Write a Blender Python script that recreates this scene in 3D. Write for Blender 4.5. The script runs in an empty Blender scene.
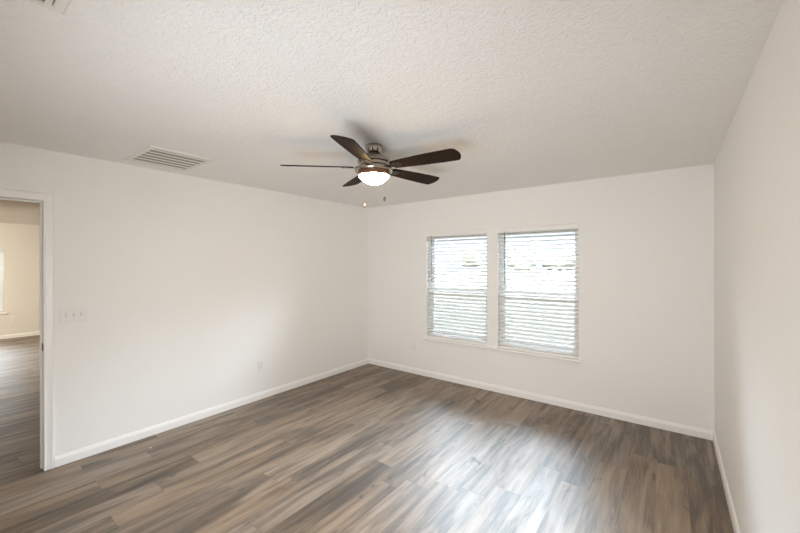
import bpy, bmesh, math, random
from mathutils import Vector, Matrix

random.seed(7)
PI = math.pi
SC = bpy.context.scene
COL = SC.collection

# ------------------------------------------------------------------ camera
F_PX, YAW, ROLL = 357.9, 0.6485, -0.0023
CAM = Vector((3.7996, -4.1823, 1.5668))
fw = Vector((-math.sin(YAW), math.cos(YAW), 0)); rt = Vector((math.cos(YAW), math.sin(YAW), 0)); up = Vector((0, 0, 1))
r2 = rt * math.cos(ROLL) + up * math.sin(ROLL); u2 = up * math.cos(ROLL) - rt * math.sin(ROLL)
cd = bpy.data.cameras.new('camera'); cam = bpy.data.objects.new('camera', cd); COL.objects.link(cam)
cam.matrix_world = Matrix(((r2.x, u2.x, -fw.x, CAM.x), (r2.y, u2.y, -fw.y, CAM.y), (r2.z, u2.z, -fw.z, CAM.z), (0, 0, 0, 1)))
cd.sensor_width = 36; cd.lens = F_PX * 36 / 800; cd.shift_x = -0.347 / 800; cd.shift_y = -3.02 / 800; cd.clip_start = 0.02
SC.camera = cam

# ------------------------------------------------------------------ world, sun, area lights, exposure
W = bpy.data.worlds.new('sky'); SC.world = W; W.use_nodes = True
nt = W.node_tree; bg = nt.nodes['Background']
# thinly clouded bright sky: luminance rises from a hazy horizon to the zenith, slightly blue
tcw = nt.nodes.new('ShaderNodeTexCoord'); spw = nt.nodes.new('ShaderNodeSeparateXYZ'); nt.links.new(tcw.outputs['Generated'], spw.inputs[0])
lum = nt.nodes.new('ShaderNodeMapRange'); lum.interpolation_type = 'SMOOTHSTEP'; lum.inputs[1].default_value = .08; lum.inputs[2].default_value = .38; lum.inputs[3].default_value = .0235; lum.inputs[4].default_value = 1
nt.links.new(spw.outputs['Z'], lum.inputs[0])
SKY, SUN, FLASH, SOFT, FARLAMP, GLOW = 55.0, 24.0, 0.5, 36.5, 137.0, 92.0
SKY_TINT, FLASH_FILL_COL, FAR_COL, FAN_COL = (.83, 1.0, 1.15), (.945, 1, 1.055), (1, .94, .80), (1, .69, .36)
EXPOSURE = 0.09

st_ = nt.nodes.new('ShaderNodeMath'); st_.operation = 'MULTIPLY'; st_.inputs[1].default_value = SKY
nt.links.new(lum.outputs[0], st_.inputs[0]); nt.links.new(st_.outputs[0], bg.inputs['Strength']); bg.inputs['Color'].default_value = (*SKY_TINT, 1)


def light(name, kind, loc, energy, color, direction=None, **kw):
    d = bpy.data.lights.new(name, kind); d.energy = energy; d.color = color
    for k, v in kw.items():
        setattr(d, k, v)
    o = bpy.data.objects.new(name, d); COL.objects.link(o); o.location = loc
    if direction:
        o.rotation_euler = Vector(direction).to_track_quat('-Z', 'Y').to_euler()
    return o


light('sun', 'SUN', (0, -10, 12), SUN, (1, .95, .88), (0.25, 0.68, -0.75), angle=math.radians(0.6))
# the photographer's bounced flash, aimed at the ceiling behind and above the camera
light('bounced_flash', 'AREA', (2.10, -4.45, .95), FLASH, FLASH_FILL_COL, (-0.10, 0.05, 1), shape='DISK', size=0.6)
light('soft_fill', 'AREA', (3.00, -4.47, 1.00), SOFT, FLASH_FILL_COL, (-0.36, 0.93, 0.02), shape='DISK', size=1.3, spread=math.radians(134))  # soft fill added on the camera side to brighten the back of the room
# the lamp of the far room, outside the view of the doorway
light('far_room_lamp', 'AREA', (-4.6, -5.2, 2.2), FARLAMP, FAR_COL, (-.4, .35, -1), shape='DISK', size=0.4)
for nm, loc, dr, sx_, sy_ in (('portal_left', (1.533, .20, 1.25), (0, -1, 0), .86, 1.4), ('portal_right', (2.563, .20, 1.25), (0, -1, 0), .86, 1.4),
                              ('portal_far', (-7.62, -3.67, 1.25), (1, 0, 0), .86, 1.4)):
    p_ = light(nm, 'AREA', loc, 1, (1, 1, 1), dr, shape='RECTANGLE', size=sx_, size_y=sy_)
    p_.data.cycles.is_portal = True

vs = SC.view_settings
vs.view_transform = 'Standard'; vs.look = 'None'; vs.gamma = 1.0; vs.use_curve_mapping = False; vs.exposure = EXPOSURE
cy = SC.cycles
cy.use_denoising = True; cy.max_bounces = 16; cy.diffuse_bounces = 10; cy.glossy_bounces = 6; cy.transparent_max_bounces = 24
cy.sample_clamp_indirect = 6.0; cy.caustics_reflective = False; cy.caustics_refractive = False

# ------------------------------------------------------------------ materials
def mat(name, col, rough=.5, metal=0., bump=None, var=None, spec=.5, coat=0., trans=0.):
    m = bpy.data.materials.new(name); m.use_nodes = True
    n = m.node_tree.nodes; L = m.node_tree.links; b = n['Principled BSDF']
    b.inputs['Base Color'].default_value = (*col, 1); b.inputs['Roughness'].default_value = rough
    b.inputs['Metallic'].default_value = metal; b.inputs['Specular IOR Level'].default_value = spec
    b.inputs['Coat Weight'].default_value = coat
    tc = n.new('ShaderNodeTexCoord')
    nz = n.new('ShaderNodeTexNoise'); nz.inputs['Scale'].default_value = (var or (3, .02))[0]; nz.inputs['Detail'].default_value = 4
    L.new(tc.outputs['Object'], nz.inputs['Vector'])
    mx = n.new('ShaderNodeMix'); mx.data_type = 'RGBA'; a = (var or (3, .02))[1]
    mx.inputs['A'].default_value = (*[c * (1 - a) for c in col], 1); mx.inputs['B'].default_value = (*[min(1, c * (1 + a)) for c in col], 1)
    L.new(nz.outputs['Fac'], mx.inputs['Factor']); L.new(mx.outputs['Result'], b.inputs['Base Color'])
    if bump:
        s, dist, det = bump
        t = n.new('ShaderNodeTexNoise'); t.inputs['Scale'].default_value = s; t.inputs['Detail'].default_value = det; t.inputs['Distortion'].default_value = .4
        L.new(tc.outputs['Object'], t.inputs['Vector'])
        bp = n.new('ShaderNodeBump'); bp.inputs['Distance'].default_value = dist; bp.inputs['Strength'].default_value = 1
        L.new(t.outputs['Fac'], bp.inputs['Height']); L.new(bp.outputs['Normal'], b.inputs['Normal'])
    return m


M_WALL = mat('wall_paint', (.862, .855, .832), .6, bump=(160, .0006, 2), var=(2, .01), spec=.3)
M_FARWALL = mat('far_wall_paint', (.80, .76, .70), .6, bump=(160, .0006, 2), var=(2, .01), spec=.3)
M_TRIM = mat('trim_paint', (.90, .885, .865), .35, var=(5, .01))
M_PLASTIC = mat('white_plastic', (.845, .83, .81), .35, var=(10, .01))
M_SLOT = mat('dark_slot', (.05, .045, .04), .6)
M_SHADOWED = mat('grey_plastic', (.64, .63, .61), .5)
M_VINYL = mat('vinyl_frame', (.88, .88, .88), .4)
M_VENT = mat('vent_paint', (.80, .78, .73), .65, var=(6, .015))
M_DUCT = mat('duct_inside', (.34, .315, .27), .8)
M_NICKEL = mat('brushed_nickel', (.40, .355, .30), .2, 1.0, var=(40, .06))
M_KNOB = mat('aged_nickel', (.30, .26, .21), .3, .9)
M_BLADE = mat('espresso_blade', (.026, .016, .011), .5, var=(30, .35), spec=.03)
M_IRON = mat('dark_blade_iron', (.06, .05, .045), .35, .8)
M_COPPER = mat('warm_reflector', (.17, .072, .038), .5, .3)
M_STRIKE = mat('dark_bronze', (.045, .038, .03), .4, .8)
M_STUCCO = mat('stucco', (.62, .58, .52), .9, bump=(60, .003, 3))
M_LAWN = mat('lawn', (.048, .048, .040), 1.0, var=(1.2, .3), spec=0)
M_BARK = mat('bark', (.12, .09, .065), .9, var=(8, .3))
M_LEAF = mat('leaves', (.075, .075, .05), .9, var=(3, .4), spec=0)
M_CORD = mat('blind_cord', (.75, .74, .72), .7)
M_VALANCE = mat('valance_white', (.875, .865, .845), .45)
M_WAND = mat('grey_wand', (.22, .22, .23), .3)


def ceiling_mat():
    m = mat('textured_ceiling', (.88, .862, .838), .75, spec=.25)
    n = m.node_tree.nodes; L = m.node_tree.links; b = n['Principled BSDF']
    tc = n.new('ShaderNodeTexCoord')
    t1 = n.new('ShaderNodeTexNoise'); t1.inputs['Scale'].default_value = 42; t1.inputs['Detail'].default_value = 3; t1.inputs['Distortion'].default_value = 1.2
    t2 = n.new('ShaderNodeTexNoise'); t2.inputs['Scale'].default_value = 90; t2.inputs['Detail'].default_value = 2
    for t in (t1, t2):
        L.new(tc.outputs['Object'], t.inputs['Vector'])
    mr = n.new('ShaderNodeMapRange'); mr.inputs[1].default_value = .38; mr.inputs[2].default_value = .62
    L.new(t1.outputs['Fac'], mr.inputs[0])
    ad = n.new('ShaderNodeMath'); ad.operation = 'MULTIPLY_ADD'; ad.inputs[1].default_value = .35
    L.new(t2.outputs['Fac'], ad.inputs[0]); L.new(mr.outputs[0], ad.inputs[2])
    bp = n.new('ShaderNodeBump'); bp.inputs['Distance'].default_value = .0027; bp.inputs['Strength'].default_value = .8
    L.new(ad.outputs[0], bp.inputs['Height']); L.new(bp.outputs['Normal'], b.inputs['Normal'])
    return m


M_CEIL = ceiling_mat()


def floor_mat():
    m = bpy.data.materials.new('vinyl_plank'); m.use_nodes = True
    n = m.node_tree.nodes; L = m.node_tree.links; b = n['Principled BSDF']
    def math_(op, a=None, b_=None, c=None):
        x = n.new('ShaderNodeMath'); x.operation = op
        for i, v in enumerate((a, b_, c)):
            if v is None: continue
            if isinstance(v, (int, float)): x.inputs[i].default_value = v
            else: L.new(v, x.inputs[i])
        return x.outputs[0]
    uv = n.new('ShaderNodeUVMap'); uv.uv_map = 'plank_uv'
    sp = n.new('ShaderNodeSeparateXYZ'); L.new(uv.outputs['UV'], sp.inputs[0]); ac, al = sp.outputs[0], sp.outputs[1]
    at = n.new('ShaderNodeAttribute'); at.attribute_name = 'plank'
    sa = n.new('ShaderNodeSeparateColor'); L.new(at.outputs['Color'], sa.inputs[0]); tone, seed, hue = sa.outputs[0], sa.outputs[1], sa.outputs[2]
    off = math_('MULTIPLY', seed, 97.0)
    def vec(sx, sy, dz=0.0):
        c = n.new('ShaderNodeCombineXYZ')
        L.new(math_('MULTIPLY', ac, sx), c.inputs[0]); L.new(math_('MULTIPLY', al, sy), c.inputs[1]); L.new(math_('ADD', off, dz), c.inputs[2])
        return c.outputs[0]
    def noise(v, det, dist=0., rough=.55):
        t = n.new('ShaderNodeTexNoise'); t.inputs['Scale'].default_value = 1; t.inputs['Detail'].default_value = det
        t.inputs['Distortion'].default_value = dist; t.inputs['Roughness'].default_value = rough
        L.new(v, t.inputs['Vector']); return t.outputs['Fac']
    def rng(x, a, b_, c=0., d=1.):
        r = n.new('ShaderNodeMapRange'); r.interpolation_type = 'SMOOTHSTEP'
        for i, v in enumerate((a, b_, c, d)): r.inputs[i + 1].default_value = v
        L.new(x, r.inputs[0]); return r.outputs[0]
    broad = noise(vec(8, 1.3), 3, .9)                 # wide cathedral bands
    mid = noise(vec(26, 1.4, 5), 4, .5)                # streaks
    fine = noise(vec(190, 5, 9), 2)                    # pores
    knot = rng(noise(vec(15, 5, 3), 2, .9), .62, .82)
    v = math_('MULTIPLY_ADD', rng(broad, .25, .75), .56, math_('MULTIPLY', rng(mid, .25, .75), .30))
    v = math_('ADD', v, math_('MULTIPLY', rng(fine, .3, .7), .16))
    v = math_('ADD', math_('MULTIPLY', v, .74), math_('MULTIPLY', tone, .46))
    v = math_('SUBTRACT', v, math_('MULTIPLY', knot, .35))
    cr = n.new('ShaderNodeValToRGB'); L.new(v, cr.inputs[0])
    e = cr.color_ramp.elements
    e[0].position = .24; e[0].color = (.050, .036, .025, 1)
    e[1].position = .94; e[1].color = (.325, .248, .184, 1)
    for p, c in ((.46, (.118, .086, .060, 1)), (.62, (.196, .146, .105, 1)), (.76, (.252, .190, .138, 1))):
        x = e.new(p); x.color = c
    # plank to plank: a little greyer or a little browner
    hs = n.new('ShaderNodeHueSaturation'); L.new(cr.outputs[0], hs.inputs['Color'])
    L.new(math_('MULTIPLY_ADD', hue, .36, .90), hs.inputs['Saturation'])
    # seams
    ex = math_('MINIMUM', ac, math_('SUBTRACT', .18, ac))
    at2 = n.new('ShaderNodeAttribute'); at2.attribute_name = 'length'
    ey = math_('MINIMUM', al, math_('SUBTRACT', 1.22, al))
    seam = rng(math_('MINIMUM', ex, ey), .0004, .0020, .62, 1.)
    ml = n.new('ShaderNodeMix'); ml.data_type = 'RGBA'; ml.blend_type = 'MULTIPLY'; ml.inputs['Factor'].default_value = 1
    L.new(hs.outputs[0], ml.inputs['A']); L.new(seam, ml.inputs['B']); L.new(ml.outputs['Result'], b.inputs['Base Color'])
    b.inputs['Specular IOR Level'].default_value = 1.0
    L.new(math_('MULTIPLY_ADD', rng(mid, .3, .7), -.08, .53), b.inputs['Roughness'])
    bp = n.new('ShaderNodeBump'); bp.inputs['Distance'].default_value = .0006; bp.inputs['Strength'].default_value = .6
    L.new(math_('ADD', math_('MULTIPLY', mid, .6), math_('ADD', math_('MULTIPLY', fine, .3), seam)), bp.inputs['Height'])
    L.new(bp.outputs['Normal'], b.inputs['Normal'])
    return m


M_FLOOR = floor_mat()


def see_through(name, fac, col, glossy):
    m = bpy.data.materials.new(name); m.use_nodes = True
    n = m.node_tree.nodes; L = m.node_tree.links; n.remove(n['Principled BSDF'])
    t = n.new('ShaderNodeBsdfTransparent'); s = n.new('ShaderNodeBsdfGlossy' if glossy else 'ShaderNodeBsdfDiffuse')
    s.inputs['Color'].default_value = (*col, 1)
    if glossy: s.inputs['Roughness'].default_value = .02
    mx = n.new('ShaderNodeMixShader')
    if glossy:
        fr = n.new('ShaderNodeFresnel'); fr.inputs['IOR'].default_value = 1.45; L.new(fr.outputs[0], mx.inputs[0])
    else:
        mx.inputs[0].default_value = fac
    L.new(t.outputs[0], mx.inputs[1]); L.new(s.outputs[0], mx.inputs[2]); L.new(mx.outputs[0], n['Material Output'].inputs['Surface'])
    return m


M_GLASS = see_through('window_glass', 0, (1, 1, 1), True)
M_SCREEN = see_through('insect_screen', .56, (.10, .10, .10), False)


def slat_mat():
    m = mat('blind_slat', (.88, .88, .87), .4)
    n = m.node_tree.nodes; L = m.node_tree.links
    t = n.new('ShaderNodeBsdfTranslucent'); t.inputs['Color'].default_value = (.8, .8, .78, 1)
    mx = n.new('ShaderNodeMixShader'); mx.inputs[0].default_value = .10
    L.new(n['Principled BSDF'].outputs[0], mx.inputs[1]); L.new(t.outputs[0], mx.inputs[2]); L.new(mx.outputs[0], n['Material Output'].inputs['Surface'])
    return m


M_SLAT = slat_mat()


def glow_mat():
    m = mat('frosted_lit_glass', (.9, .87, .8), .3)
    b = m.node_tree.nodes['Principled BSDF']
    b.inputs['Emission Color'].default_value = (*FAN_COL, 1); b.inputs['Emission Strength'].default_value = GLOW
    return m


M_GLOW = glow_mat()

# ------------------------------------------------------------------ mesh helpers
def obj(name, bm, material, parent=None, loc=None, rot=None, smooth=False, bevel=0., segs=2):
    bmesh.ops.recalc_face_normals(bm, faces=bm.faces)
    me = bpy.data.meshes.new(name); bm.to_mesh(me); bm.free()
    for m in (material if isinstance(material, (list, tuple)) else [material]):
        me.materials.append(m)
    o = bpy.data.objects.new(name, me); COL.objects.link(o)
    if parent is not None: o.parent = parent
    if loc is not None: o.location = loc
    if rot is not None: o.rotation_euler = rot
    if smooth:
        for p in me.polygons: p.use_smooth = True
        md = o.modifiers.new('edges', 'EDGE_SPLIT'); md.split_angle = math.radians(40)
    if bevel:
        md = o.modifiers.new('bevel', 'BEVEL'); md.width = bevel; md.segments = segs; md.limit_method = 'ANGLE'; md.angle_limit = math.radians(40)
    return o


def tag(o, label, cat=None, group=None, kind=None):
    o['label'] = label
    if cat: o['category'] = cat
    if group: o['group'] = group
    if kind: o['kind'] = kind
    return o


def thing(name, loc, label, cat, group=None, rz=0., kind=None):
    o = bpy.data.objects.new(name, None); COL.objects.link(o); o.location = loc; o.rotation_euler = (0, 0, rz); o.empty_display_size = .1
    return tag(o, label, cat, group, kind)


def box(bm, x0, x1, y0, y1, z0, z1):
    v = [bm.verts.new((x, y, z)) for x in (x0, x1) for y in (y0, y1) for z in (z0, z1)]
    for f in ((0, 1, 3, 2), (4, 6, 7, 5), (0, 4, 5, 1), (2, 3, 7, 6), (0, 2, 6, 4), (1, 5, 7, 3)):
        bm.faces.new([v[i] for i in f])


def boxes(*bs):
    bm = bmesh.new()
    for b in bs: box(bm, *b)
    return bm


def lathe(bm, prof, seg=48, cx=0., cy_=0., cap=True):
    rings = []
    for r, z in prof:
        if r < 1e-5: rings.append([bm.verts.new((cx, cy_, z))])
        else: rings.append([bm.verts.new((cx + r * math.cos(2 * PI * i / seg), cy_ + r * math.sin(2 * PI * i / seg), z)) for i in range(seg)])
    for a, b in zip(rings, rings[1:]):
        for i in range(seg):
            j = (i + 1) % seg
            if len(a) == 1 and len(b) == 1: continue
            if len(a) == 1: bm.faces.new((a[0], b[i], b[j]))
            elif len(b) == 1: bm.faces.new((a[i], b[0], a[j]))
            else: bm.faces.new((a[i], b[i], b[j], a[j]))
    if cap:
        for r_ in (rings[0], rings[-1]):
            if len(r_) > 2: bm.faces.new(r_)


def tube(bm, pts, r, seg=8):
    pts = [Vector(p) for p in pts]; rings = []
    for i, p in enumerate(pts):
        d = (pts[min(i + 1, len(pts) - 1)] - pts[max(i - 1, 0)]).normalized()
        a = d.orthogonal().normalized(); b = d.cross(a)
        rr = r[i] if isinstance(r, (list, tuple)) else r
        rings.append([bm.verts.new(p + (a * math.cos(2 * PI * k / seg) + b * math.sin(2 * PI * k / seg)) * rr) for k in range(seg)])
    # keep the rings aligned
    for q in range(1, len(rings)):
        best = min(range(seg), key=lambda s: sum((rings[q][(k + s) % seg].co - rings[q - 1][k].co).length for k in range(seg)))
        rings[q] = rings[q][best:] + rings[q][:best]
    for a, b in zip(rings, rings[1:]):
        for k in range(seg):
            j = (k + 1) % seg
            bm.faces.new((a[k], a[j], b[j], b[k]))
    bm.faces.new(rings[0]); bm.faces.new(rings[-1])


def sweep(bm, prof, frames):
    """prof = [(a, b)], frames = [(origin, A, B)]: extrudes the closed profile through the frames (mitres come from the frames)"""
    rings = [[bm.verts.new(Vector(o) + Vector(A) * a + Vector(B) * b) for a, b in prof] for o, A, B in frames]
    k = len(prof)
    for r, s in zip(rings, rings[1:]):
        for i in range(k):
            j = (i + 1) % k
            bm.faces.new((r[i], r[j], s[j], s[i]))
    bm.faces.new(rings[0]); bm.faces.new(rings[-1])


# ------------------------------------------------------------------ room shell
H = 2.44; WID = 4.099; REAR = -4.75; T = .12
OY0, OY1, OZ = -4.47, -3.655, 2.048           # doorway in the left wall
FX = -7.40; FY0, FY1 = -6.80, 0.0             # the far room
WX = ((1.088, 1.976), (2.118, 3.008)); WZ0, WZ1 = .538, 1.992
FWY0, FWY1, FWZ0, FWZ1 = -4.11, -3.222, .548, 1.93


def structure(name, bm, m, label, **kw):
    return tag(obj(name, bm, m, **kw), label, name.split('_')[0], kind='structure')


# floor: every plank a face with its own tone, 0.18 x 1.22 m
KNOWN = {10: -2.03, 9: -1.79, 11: -2.21, 3: -2.89, 0: -2.25, 7: -2.67, 5: -2.28, 4: -3.20}
SPOTS = [(3.81, -1.32, .70), (4.0, -1.6, .30), (3.61, -1.08, .56), (3.42, -1.5, .56), (3.97, -.4, .36), (3.8, -.3, .34), (3.61, -.2, .36), (3.4, -.3, .38), (3.25, -.3, .40), (.93, -3.37, .62), (.43, -2.23, .32), (1.13, -1.05, .42)]
TONES = {(10, -2.03): .12, (11, -.99): .22, (3, -2.89): .16, (9, -.57): .30, (4, -1.98): .62, (5, -2.28): .70}
bm = bmesh.new(); uvl = bm.loops.layers.uv.new('plank_uv'); cl = bm.loops.layers.float_color.new('plank')
rnd = random.Random(11)
row0 = int((FX - .108) / .18) - 1
for row in range(row0, 24):
    xa = .108 + row * .18; xb = xa + .18
    ph = KNOWN.get(row, rnd.uniform(-1.22, 0))
    k0 = math.ceil((.02 - ph) / 1.22)
    yt = ph + k0 * 1.22
    while yt > FY0:
        yb = yt - 1.22
        tone = rnd.choice((.30, .40, .47, .53, .58, .64, .70)) + rnd.uniform(-.05, .05)
        for (r_, y_), tv in TONES.items():
            if r_ == row and abs(yt - y_) < .05: tone = tv
        for px_, py_, tv in SPOTS:
            if xa < px_ < xb and yb < py_ < yt: tone = tv
        sd, hu = rnd.random(), rnd.random()
        x0, x1, y0, y1 = max(xa, FX), min(xb, WID), max(yb, FY0), min(yt, FY1 + .0)
        if x1 > x0 and y1 > y0:
            vs_ = [bm.verts.new(c + (0,)) for c in ((x0, y0), (x1, y0), (x1, y1), (x0, y1))]
            f = bm.faces.new(vs_)
            for lp in f.loops:
                lp[uvl].uv = (lp.vert.co.x - xa, lp.vert.co.y - yb); lp[cl] = (tone, sd, hu, 1)
        yt = yb
structure('floor', bm, M_FLOOR, 'brown grey wood-look plank floor running through room and doorway')
o = structure('floor_slab', boxes((FX - .2, WID + .2, FY0 - .2, .16, -.2, -.004)), M_STUCCO, 'concrete slab under the planks')

structure('ceiling', boxes((-T, WID + .12, REAR - .12, .16, H, H + .15)), M_CEIL, 'white textured ceiling of the bedroom')
structure('ceiling_far', boxes((FX - .2, -T, FY0 - .2, .16, H, H + .15)), M_CEIL, 'textured ceiling of the room beyond the doorway')

structure('wall_left', boxes((-T, 0, OY1 + .018, 0, 0, H), (-T, 0, REAR, OY0 - .018, 0, H), (-T, 0, OY0 - .018, OY1 + .018, OZ + .018, H)), M_WALL,
          'long off-white left wall with the doorway, switch plate and outlet')
bm = bmesh.new(); xs = [-T, WX[0][0], WX[0][1], WX[1][0], WX[1][1], WID + .12]
for i in (0, 2, 4): box(bm, xs[i], xs[i + 1], 0, .16, 0, H)
for a, b in WX:
    box(bm, a, b, 0, .16, 0, WZ0 - .022); box(bm, a, b, 0, .16, WZ1, H)
structure('wall_back', bm, M_WALL, 'off-white back wall around the two windows')
structure('wall_right', boxes((WID, WID + .12, REAR - .12, 0, 0, H)), M_WALL, 'off-white right wall close to the camera')
structure('wall_rear', boxes((-T, WID, REAR - .12, REAR, 0, H)), M_WALL, 'off-white wall behind the camera')
structure('wall_far', boxes((FX - .16, FX, FY0, FWY0, 0, H), (FX - .16, FX, FWY1, FY1, 0, H), (FX - .16, FX, FWY0, FWY1, 0, FWZ0 - .022), (FX - .16, FX, FWY0, FWY1, FWZ1, H)),
          M_FARWALL, 'cream far wall seen through the doorway, with a window')
structure('wall_far_north', boxes((FX - .16, -T, 0, .16, 0, H)), M_FARWALL, 'cream outer wall of the room beyond the doorway')
structure('wall_far_south', boxes((FX - .16, -T, FY0 - .16, FY0, 0, H), (-T, 0, FY0 - .16, REAR, 0, H)), M_FARWALL, 'cream rear wall of the room beyond the doorway')

# baseboards: 80 mm with a moulded top edge; profile (out from the wall, up)
BP = [(0, 0), (.0135, 0), (.0135, .054), (.0115, .062), (.0085, .066), (.0085, .071), (.005, .078), (.0015, .080), (0, .080)]
def baseboard(name, a, b, nrm, label, m=M_TRIM):
    bm = bmesh.new(); sweep(bm, BP, [((*a, .0005), (*nrm, 0), (0, 0, 1)), ((*b, .0005), (*nrm, 0), (0, 0, 1))]); structure(name, bm, m, label)
E_ = .0015
baseboard('baseboard_left', (0, OY1 + .0595), (0, -.014), (1, 0), 'white baseboard along the left wall')
baseboard('baseboard_back', (0, 0), (WID, 0), (0, -1), 'white baseboard along the window wall')
baseboard('baseboard_right', (WID, REAR + .014), (WID, -.014), (-1, 0), 'white baseboard along the right wall')
baseboard('baseboard_rear', (0, REAR), (WID, REAR), (0, 1), 'white baseboard behind the camera')
baseboard('baseboard_far', (FX, FY0), (FX, FY1), (1, 0), 'white baseboard under the far window beyond the doorway')

# ------------------------------------------------------------------ doorway
door = thing('door_1', (0, (OY0 + OY1) / 2, 0), 'white cased doorway without a door leaf at the left edge', 'doorway', kind='structure')
def rel(bm, base):
    bmesh.ops.translate(bm, verts=bm.verts, vec=-Vector(base)); return bm
DB = (0, (OY0 + OY1) / 2, 0)
CP = [(0, 0), (0, .011), (.004, .0135), (.010, .0135), (.013, .010), (.030, .0125), (.046, .0165), (.054, .0165), (.057, .013), (.057, 0)]   # (away from the opening, out of the wall)
for sgn, xw in ((1, 0.0), (-1, -T)):
    bm = bmesh.new(); rv = .0
    iy0, iy1, iz = OY0 - rv, OY1 + rv, OZ + rv
    B = (sgn, 0, 0)
    sweep(bm, CP, [((xw, iy1, 0.0005), (0, 1, 0), B), ((xw, iy1, iz), (0, 1, 1), B), ((xw, iy0, iz), (0, -1, 1), B), ((xw, iy0, 0.0005), (0, -1, 0), B)])
    obj('casing', rel(bm, DB), M_TRIM, door)
obj('jamb', rel(boxes((-T, 0, OY1, OY1 + .018, .0005, OZ + .018), (-T, 0, OY0 - .018, OY0, .0005, OZ + .018), (-T, 0, OY0, OY1, OZ, OZ + .018)), DB), M_TRIM, door)
obj('door_stop', rel(boxes((-.085, -.052, OY1 - .009, OY1, .0005, OZ), (-.085, -.052, OY0, OY0 + .011, .0005, OZ), (-.085, -.052, OY0 + .011, OY1 - .011, OZ - .011, OZ)), DB), M_TRIM, door, bevel=.002)
bm = bmesh.new(); pr = []
for i in range(24):
    a = 2 * PI * i / 24; pr.append((.016 * math.cos(a), max(-.029, min(.029, .034 * math.sin(a)))))
sweep(bm, [(u, v) for u, v in pr], [((-.026, OY1 - .0003, .935), (1, 0, 0), (0, 0, 1)), ((-.026, OY1 - .0025, .935), (1, 0, 0), (0, 0, 1))])
box(bm, -.012, .004, OY1 - .0028, OY1 - .0006, .915, .955)
sp_ = obj('strike_plate', rel(bm, DB), M_STRIKE, door); sp_['label'] = 'dark metal strike plate'

# ------------------------------------------------------------------ windows
def window(name, x0, x1, z0, z1, label, T_=None, fr=.032, s=.026):
    """built facing -y with its inner opening on y = 0; T_ = (location, rz) puts it elsewhere"""
    w = thing(name, T_[0] if T_ else (0, 0, 0), label, 'window', rz=T_[1] if T_ else 0, kind='structure')
    e = .0006; ya, yb = .085, .150
    obj('window_frame', boxes((x0 + e, x0 + fr, ya, yb, z0, z1 - e), (x1 - fr, x1 - e, ya, yb, z0, z1 - e), (x0 + fr, x1 - fr, ya, yb, z0, z0 + .05), (x0 + fr, x1 - fr, ya, yb, z1 - .05, z1 - e)), M_VINYL, w, bevel=.002)
    zm = z0 + .665
    X0, X1 = x0 + fr, x1 - fr
    def sash(nm, za, zb, y0, y1):
        f = obj('sash', boxes((X0, X0 + s, y0, y1, za, zb), (X1 - s, X1, y0, y1, za, zb), (X0 + s, X1 - s, y0, y1, za, za + .035), (X0 + s, X1 - s, y0, y1, zb - .035, zb)), M_VINYL, w, bevel=.002)
        obj('glass_pane', boxes((X0 + s, X1 - s, (y0 + y1) / 2 - .002, (y0 + y1) / 2 + .002, za + .035, zb - .035)), M_GLASS, f)
    sash('u', zm - .015, z1 - .05, .120, .145); sash('l', z0 + .05, zm + .020, .090, .115)
    bm = bmesh.new(); v = [bm.verts.new(c) for c in ((X0, .1485, z0 + .05), (X1, .1485, z0 + .05), (X1, .1485, zm), (X0, .1485, zm))]; bm.faces.new(v)
    obj('insect_screen', bm, M_SCREEN, w)
    return w

window('window_1', *WX[0], WZ0, WZ1, 'left of the two back wall windows, behind its blind')
window('window_2', *WX[1], WZ0, WZ1, 'right of the two back wall windows, behind its blind')
# far room: local x runs along world y, local -y faces +x
fmid = (FWY0 + FWY1) / 2
window('window_3', FWY0 - fmid, FWY1 - fmid, FWZ0, FWZ1, 'window at the far end of the room beyond the doorway', ((FX, fmid, 0), PI / 2), .024, .018)

# window stool with its nose, and the apron below it, one length under both windows
bm = boxes((WX[0][0] + .0006, WX[0][1] - .0006, -.001, .085, WZ0 - .022, WZ0), (WX[1][0] + .0006, WX[1][1] - .0006, -.001, .085, WZ0 - .022, WZ0))
sweep(bm, [(0, 0), (.034, 0), (.039, .004), (.041, .011), (.039, .018), (.034, .022), (0, .022)], [((1.046, 0, WZ0 - .022), (0, -1, 0), (0, 0, 1)), ((3.048, 0, WZ0 - .022), (0, -1, 0), (0, 0, 1))])
st = tag(obj('trim_1', bm, M_TRIM), 'long white window sill under both windows', 'window sill', kind='structure')
tag(obj('trim_2', boxes((1.066, 3.028, -.009, -.0002, WZ0 - .068, WZ0 - .0222)), M_WALL, bevel=.003), 'narrow apron board under the long window sill', 'trim', kind='structure')
bm = boxes((-.444, .444, -.001, .085, FWZ0 - .022, FWZ0), (-.49, .49, -.03, -.0002, FWZ0 - .022, FWZ0))
tag(obj('trim_3', bm, M_TRIM, loc=(FX, fmid, 0), rot=(0, 0, PI / 2)), 'white sill of the far window beyond the doorway', 'window sill', kind='structure')

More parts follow.
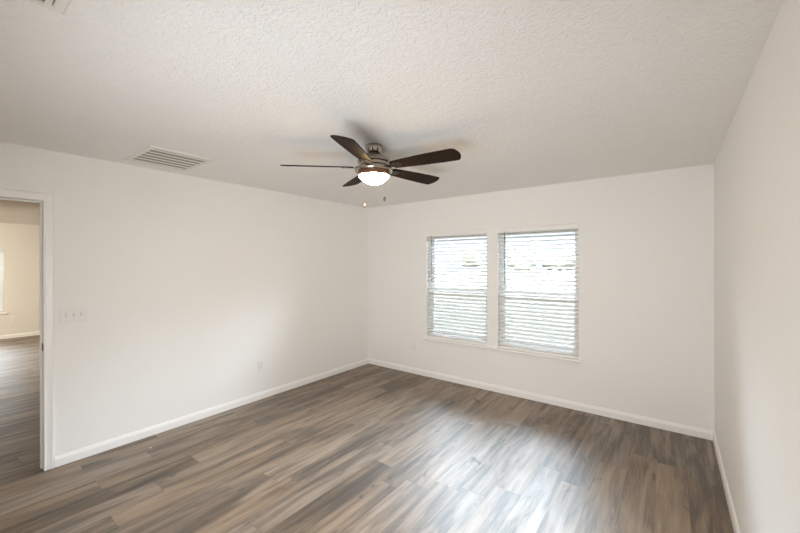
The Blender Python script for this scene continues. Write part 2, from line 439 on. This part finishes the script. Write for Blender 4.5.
# ------------------------------------------------------------------ blinds
def blind(label, x0, x1, z0, z1, loc, rz=0, wand_len=.62, tilt=None, group='white horizontal blinds'):
    """local origin: middle of the opening's head, facing -y"""
    b = thing('window_blind', loc, label, 'blind', group, rz)
    w = (x1 - x0) / 2 - .004; top = 0.0; bot = z0 - z1
    val = bmesh.new()
    sweep(val, [(0, 0), (0, .056), (-.006, .056), (-.010, .050), (-.010, .006), (-.006, 0)], [((-w - .002, .004, top - .0575), (0, 1, 0), (0, 0, 1)), ((w + .002, .004, top - .0575), (0, 1, 0), (0, 0, 1))])
    box(val, -w - .002, -w + .006, .004, .045, top - .0575, top - .0015); box(val, w - .006, w + .002, .004, .045, top - .0575, top - .0015)
    obj('valance', val, M_VALANCE, b)
    obj('head_rail', boxes((-w + .008, w - .008, .008, .062, top - .048, top - .0015)), M_TRIM, b)
    n = 30; zt = top - .072; zb = bot + .062; sp = (zt - zb) / (n - 1)
    bm = bmesh.new(); tl = math.radians(TILT if tilt is None else tilt)
    def slat(z, ang):
        half = .0255; prof = []
        for i in range(7):
            t = -1 + 2 * i / 6; prof.append((t * half, .0022 * (1 - t * t)))
        prof = prof + [(a, c - .0026) for a, c in reversed(prof)]
        ca, sa = math.cos(ang), math.sin(ang)
        prof = [(.035 + a * ca - c * sa, a * sa + c * ca) for a, c in prof]
        sweep(bm, prof, [((-w, 0, z), (0, 1, 0), (0, 0, 1)), ((w, 0, z), (0, 1, 0), (0, 0, 1))])
    for i in range(n): slat(zt - i * sp, tl)
    for i in range(4): slat(bot + .0295 + i * .0045, 0)
    obj('slats', bm, M_SLAT, b)
    obj('bottom_rail', boxes((-w, w, .009, .061, bot + .003, bot + .024)), M_TRIM, b, bevel=.003)
    for fx in (-.72, 0, .72):
        lc = bmesh.new()
        for yy in (.0085, .0615): tube(lc, [(fx * w, yy, top - .05), (fx * w, yy, bot + .02)], .0009, 6)
        obj('ladder_cord', lc, M_CORD, b)
    wd = bmesh.new(); wx = -w + .080
    tube(wd, [(wx, -.010, top - .052), (wx, -.010, top - .060 - wand_len)], [.0045, .0045], 8); tube(wd, [(wx, .006, top - .040), (wx, -.010, top - .0495), (wx, -.010, top - .056)], .002, 6)
    wo = obj('tilt_wand', wd, M_WAND, b); wo['label'] = 'grey tilt wand'
    return b

TILT = 27
blind('white horizontal blind on the left window of the pair', *WX[0], WZ0, WZ1, (sum(WX[0]) / 2, 0, WZ1))
blind('white horizontal blind on the right window of the pair', *WX[1], WZ0, WZ1, (sum(WX[1]) / 2, 0, WZ1))
blind('white horizontal blind on the far window seen through the doorway', FWY0, FWY1, FWZ0, FWZ1, (FX, fmid, FWZ1), PI / 2, tilt=48)

# ------------------------------------------------------------------ ceiling fan
FC = Vector((2.045, -2.188, H))
fan = thing('ceiling_fan', FC, 'five-blade ceiling fan with dark blades, nickel body and lit bowl', 'ceiling fan')
bm = bmesh.new(); lathe(bm, [(0, -.0006), (.064, -.0006), (.066, -.006), (.064, -.022), (.056, -.044), (.049, -.054), (.030, -.058), (0, -.058)])
obj('canopy', bm, M_NICKEL, fan, smooth=True)
bm = bmesh.new(); lathe(bm, [(0, -.056), (.026, -.056), (.026, -.072), (0, -.072)], 32); obj('neck', bm, M_NICKEL, fan, smooth=True)
bm = bmesh.new(); lathe(bm, [(0, -.068), (.045, -.068), (.075, -.074), (.100, -.088), (.117, -.106), (.123, -.119), (.123, -.126), (.112, -.129), (.106, -.132), (.106, -.150), (0, -.150)], 64)
obj('motor_housing', bm, M_NICKEL, fan, smooth=True)
bm = bmesh.new(); lathe(bm, [(0, -.162), (.100, -.162), (.128, -.164), (.139, -.170), (.142, -.179), (.141, -.190), (.136, -.197), (.126, -.198), (.123, -.193), (0, -.193)], 64)
kit = obj('light_kit', bm, M_NICKEL, fan, smooth=True)
bm = bmesh.new(); lathe(bm, [(.1150, -.1935), (.1130, -.226), (.107, -.226), (.107, -.1935), (.1150, -.1935)], 64, cap=False)
obj('fitter_ring', bm, M_COPPER, kit, smooth=True)['label'] = 'copper coloured ring above the bowl'
bm = bmesh.new(); pr = [(.1105, -.2255)]
for i in range(0, 17):                                # shallow spherical cap, 0.111 wide and 0.061 deep
    a = (1 - i / 16) * math.asin(.111 / .1315); pr.append((.1315 * math.sin(a) if i < 16 else 0, -.228 - .061 + .1315 * (1 - math.cos(a))))
lathe(bm, pr, 64, cap=False); bowl = obj('light_bowl', bm, M_GLOW, kit, smooth=True); bowl['label'] = 'lit frosted glass bowl'
TH = 1.987 - YAW * 0; ZB = -.164; PITCH = math.radians(13.3)
for k in range(5):
    a = TH + k * 2 * PI / 5 + YAW                     # heading in the world
    # blade outline (r, half-widths), rounded tip corners
    root, tip = .165, .665
    out = []
    hw = lambda r: .048 + (.0735 - .048) * math.sin(min(1, (r - root) / .47) * PI / 2)
    N = 14; wt, cr, rc = .0735, .030, .660
    for i in range(N + 1):
        r = root + (rc - cr - root) * i / N; out.append((r, hw(r)))
    for i in range(1, 7):
        t = i / 6 * PI / 2 * .93; out.append((rc - cr + cr * math.sin(t), wt - cr + cr * math.cos(t)))
    tipmid = [(rc + .012 * (1 - (q / 4) ** 2), .050 * q / 4) for q in range(4, -5, -1)]
    pts = out + tipmid + [(r, -w_) for r, w_ in reversed(out)]
    pts = pts + [(root - .014, -.030), (root - .014, .030)]
    bm = bmesh.new()
    lo = [bm.verts.new((r, s, -.003)) for r, s in pts]; hi = [bm.verts.new((r, s, .003)) for r, s in pts]
    bm.faces.new(lo); bm.faces.new(hi)
    for i in range(len(pts)):
        j = (i + 1) % len(pts); bm.faces.new((lo[i], lo[j], hi[j], hi[i]))
    # local x = outward, local y = left; right edge high = negative rotation about x
    R_ = Matrix.Rotation(a, 4, 'Z') @ Matrix.Rotation(-PITCH, 4, 'X')
    bl = obj('fan_blade', bm, M_BLADE, fan); bl.location = (0, 0, ZB); bl.rotation_euler = R_.to_euler()
    bm = bmesh.new()
    tongue = [(.085, .016), (.120, .014), (.150, .020), (.185, .034), (.225, .030), (.236, .018)]
    pp = tongue + [(r, -s) for r, s in reversed(tongue)]
    lo = [bm.verts.new((r, s, -.0075)) for r, s in pp]; hi = [bm.verts.new((r, s, -.0034)) for r, s in pp]
    bm.faces.new(lo); bm.faces.new(hi)
    for i in range(len(pp)):
        j = (i + 1) % len(pp); bm.faces.new((lo[i], lo[j], hi[j], hi[i]))
    for r, s in ((.190, .018), (.190, -.018), (.222, 0)):
        lathe(bm, [(0, -.0098), (.004, -.0095), (.005, -.0075)], 10, r, s, cap=False)
    ir = obj('blade_bracket', bm, M_IRON, bl); ir['label'] = 'dark metal blade bracket'

def chain(name, dx, dy, ztop, zbot, label):
    bm = bmesh.new(); n_ = int((ztop - zbot) / .006)
    for i in range(n_):
        z = ztop - (i + .5) * (ztop - zbot) / n_
        bmesh.ops.create_icosphere(bm, subdivisions=1, radius=.0008, matrix=Matrix.Translation((dx, dy, z)))
    c = obj('pull_chain', bm, M_KNOB, fan)
    bm = bmesh.new(); z = zbot
    lathe(bm, [(0, z + .002), (.003, z), (.0045, z - .006), (.0095, z - .016), (.0105, z - .023), (.008, z - .031), (.003, z - .036), (0, z - .037)], 20, dx, dy)
    obj('chain_knob', bm, M_KNOB, c, smooth=True)
# offsets across the view, from the fan's middle
def across(l, d): return (rt.x * l + fw.x * d, rt.y * l + fw.y * d)
ax_, ay_ = across(-.083, .115); chain('pull_chain', ax_, ay_, -.200, -.408, 'left')
ax_, ay_ = across(.083, -.118); chain('pull_chain', ax_, ay_, -.200, -.397, 'right')

# ------------------------------------------------------------------ ceiling vents
def grille(name, label, loc, lx, ly, n, tilt, drop, flange, blade_w, along='y', duct=None):
    g = thing(name, loc, label, 'ceiling vent')
    hx, hy = lx / 2, ly / 2
    bm = bmesh.new()
    P = [(0, -.0005), (0, -.004), (.004, -.009), (flange, -.011), (flange + .003, -.006), (flange + .003, -.0005)]   # (inward from the outer edge, z)
    fr = [((sx * hx, sy * hy, 0), (-sx, -sy, 0), (0, 0, 1)) for sx, sy in ((1, 1), (-1, 1), (-1, -1), (1, -1), (1, 1))]
    sweep(bm, P, fr); obj('frame', bm, M_VENT, g)
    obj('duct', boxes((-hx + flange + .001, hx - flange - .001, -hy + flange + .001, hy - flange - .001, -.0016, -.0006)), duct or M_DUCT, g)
    bm = bmesh.new(); ix, iy = hx - flange - .002, hy - flange - .002
    span, half = (iy, ix) if along == 'y' else (ix, iy)
    for i in range(n):
        c = -half + (i + .5) * 2 * half / n
        d = (math.cos(tilt) * blade_w / 2, math.sin(tilt) * blade_w / 2)
        pr = [(c - d[0], -drop - d[1]), (c + d[0], -drop + d[1]), (c + d[0] - .001, -drop + d[1] + .0013), (c - d[0] - .001, -drop - d[1] + .0013)]
        if along == 'y': sweep(bm, pr, [((0, -span, 0), (1, 0, 0), (0, 0, 1)), ((0, span, 0), (1, 0, 0), (0, 0, 1))])
        else: sweep(bm, pr, [((-span, 0, 0), (0, 1, 0), (0, 0, 1)), ((span, 0, 0), (0, 1, 0), (0, 0, 1))])
    obj('louvers', bm, M_VENT, g)
    return g

grille('ceiling_vent', 'square louvered return vent on ceiling near the left wall', (.458, -2.960, H), .580, .470, 6, math.radians(20), .0065, .030, .0145)
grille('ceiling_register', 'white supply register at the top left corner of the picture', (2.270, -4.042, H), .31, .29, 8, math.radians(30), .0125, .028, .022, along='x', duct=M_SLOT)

# ------------------------------------------------------------------ switch plate and outlets (local: facing +x out of the wall)
def plate(bm, w, h, d=.006):
    P = [(-w / 2, -h / 2), (w / 2, -h / 2), (w / 2, h / 2), (-w / 2, h / 2)]
    a = [bm.verts.new((.0004, u, v)) for u, v in P]
    b = [bm.verts.new((d * .5, u, v)) for u, v in P]
    c = [bm.verts.new((d, u * (1 - .008 / w), v * (1 - .008 / h))) for u, v in P]
    for r, s in ((a, b), (b, c)):
        for i in range(4): bm.faces.new((r[i], r[(i + 1) % 4], s[(i + 1) % 4], s[i]))
    bm.faces.new(a); bm.faces.new(c)

sw = thing('light_switch', (0, -3.4825, 1.166), 'white three-switch wall plate beside the doorway', 'light switch')
bm = bmesh.new(); plate(bm, .165, .118); obj('plate', bm, M_PLASTIC, sw, bevel=.0015)
for dy in (-.046, 0, .046):
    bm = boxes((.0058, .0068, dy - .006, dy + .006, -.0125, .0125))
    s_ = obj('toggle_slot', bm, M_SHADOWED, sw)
    bm = bmesh.new(); sweep(bm, [(-.0042, -.006), (.0042, -.006), (.0042, .006), (-.0042, .006)], [((.006, dy, 0), (0, 1, 0), (0, 0, 1)), ((.018, dy, .007), (0, .85, 0), (0, 0, .7))])
    obj('toggle', bm, M_PLASTIC, sw)
    bm = bmesh.new()
    for z in (.03, -.03): lathe(bm, [(0, 0), (.003, 0), (.0025, .001), (0, .0012)], 12)
    bm.free()

def outlet(label, loc, rz):
    t = thing('wall_outlet', loc, label, 'outlet', None, rz)
    bm = bmesh.new(); plate(bm, .072, .118); obj('plate', bm, M_PLASTIC, t, bevel=.0015)
    for dz in (.0195, -.0195):
        bm = bmesh.new(); pr = [(max(-.0165, min(.0165, .019 * math.cos(2 * PI * i / 24))), .0145 * math.sin(2 * PI * i / 24)) for i in range(24)]
        sweep(bm, pr, [((.0055, 0, dz), (0, 1, 0), (0, 0, 1)), ((.0085, 0, dz), (0, .96, 0), (0, 0, .96))])
        r = obj('receptacle', bm, M_PLASTIC, t)
        bm = boxes((.0084, .0088, -.0075, -.0055, dz - .001, dz + .007), (.0084, .0088, .0055, .0075, dz - .002, dz + .008)); box(bm, .0084, .0088, -.002, .002, dz - .0095, dz - .0055)
        obj('slots', bm, M_SLOT, r)
    return t
outlet('white duplex outlet low on the long left wall', (0, -1.852, .388), 0)
outlet('small white outlet low on the back wall left of the windows', (.884, 0, .385), -PI / 2)
outlet('white outlet on the far cream wall beyond the doorway', (FX, -3.085, .395), 0)

bm = bmesh.new(); bmesh.ops.create_icosphere(bm, subdivisions=2, radius=.007)
for v in bm.verts: v.co = (v.co.x * random.uniform(.7, 1.3), v.co.y * random.uniform(.6, 1.1), v.co.z * .35)
tag(obj('paper_scrap', bm, M_PLASTIC, loc=(.262, -3.041, .003)), 'tiny white scrap lying on the floor near the left wall', 'scrap')

# ------------------------------------------------------------------ outdoors
structure('ground', boxes((-45, 45, .17, 80, -.35, -.15), (-45, FX - .21, -40, .17, -.35, -.15)), M_LAWN, 'sunlit lawn outside the windows')
def tree(x, y, h, w, seed, label):
    rr = random.Random(seed); t = thing('tree', (x, y, -.15), label, 'tree', 'trees beyond the lawn')
    bm = bmesh.new(); tube(bm, [(0, 0, 0), (.05, 0, h * .3), (0, .05, h * .6)], [.16, .12, .06], 8); obj('trunk', bm, M_BARK, t)
    bm = bmesh.new()
    for i in range(16):
        a = rr.uniform(0, 2 * PI); q = rr.uniform(0, .38) * w; z = h * rr.uniform(.35, .88)
        bmesh.ops.create_icosphere(bm, subdivisions=2, radius=rr.uniform(.16, .28) * w, matrix=Matrix.Translation((q * math.cos(a), q * math.sin(a), z)))
    for v in bm.verts: v.co += Vector((rr.uniform(-1, 1), rr.uniform(-1, 1), rr.uniform(-1, 1))) * .05 * w
    obj('crown', bm, M_LEAF, t)

for i, (x, y, h, w, sd, lb) in enumerate((
        (-21, 66, 4.0, 5.6, 1, 'pale green tree farthest left beyond the left window'), (-13.5, 70, 3.6, 6.0, 2, 'low green tree beyond the left window, right of the farthest left one'),
        (-4.6, 66, 3.9, 6.2, 3, 'round green tree beyond the right edge of the left window'), (-33, 70, 4.4, 6.0, 4, 'green tree beyond the left edge of the left window'),
        (-17, 60, 3.2, 4.6, 5, 'small tree beyond the left window standing nearest'), (-9.0, 76, 4.0, 7.0, 6, 'wide green tree farthest off beyond the right window'))):
    tree(x, y, h, w, sd, lb)
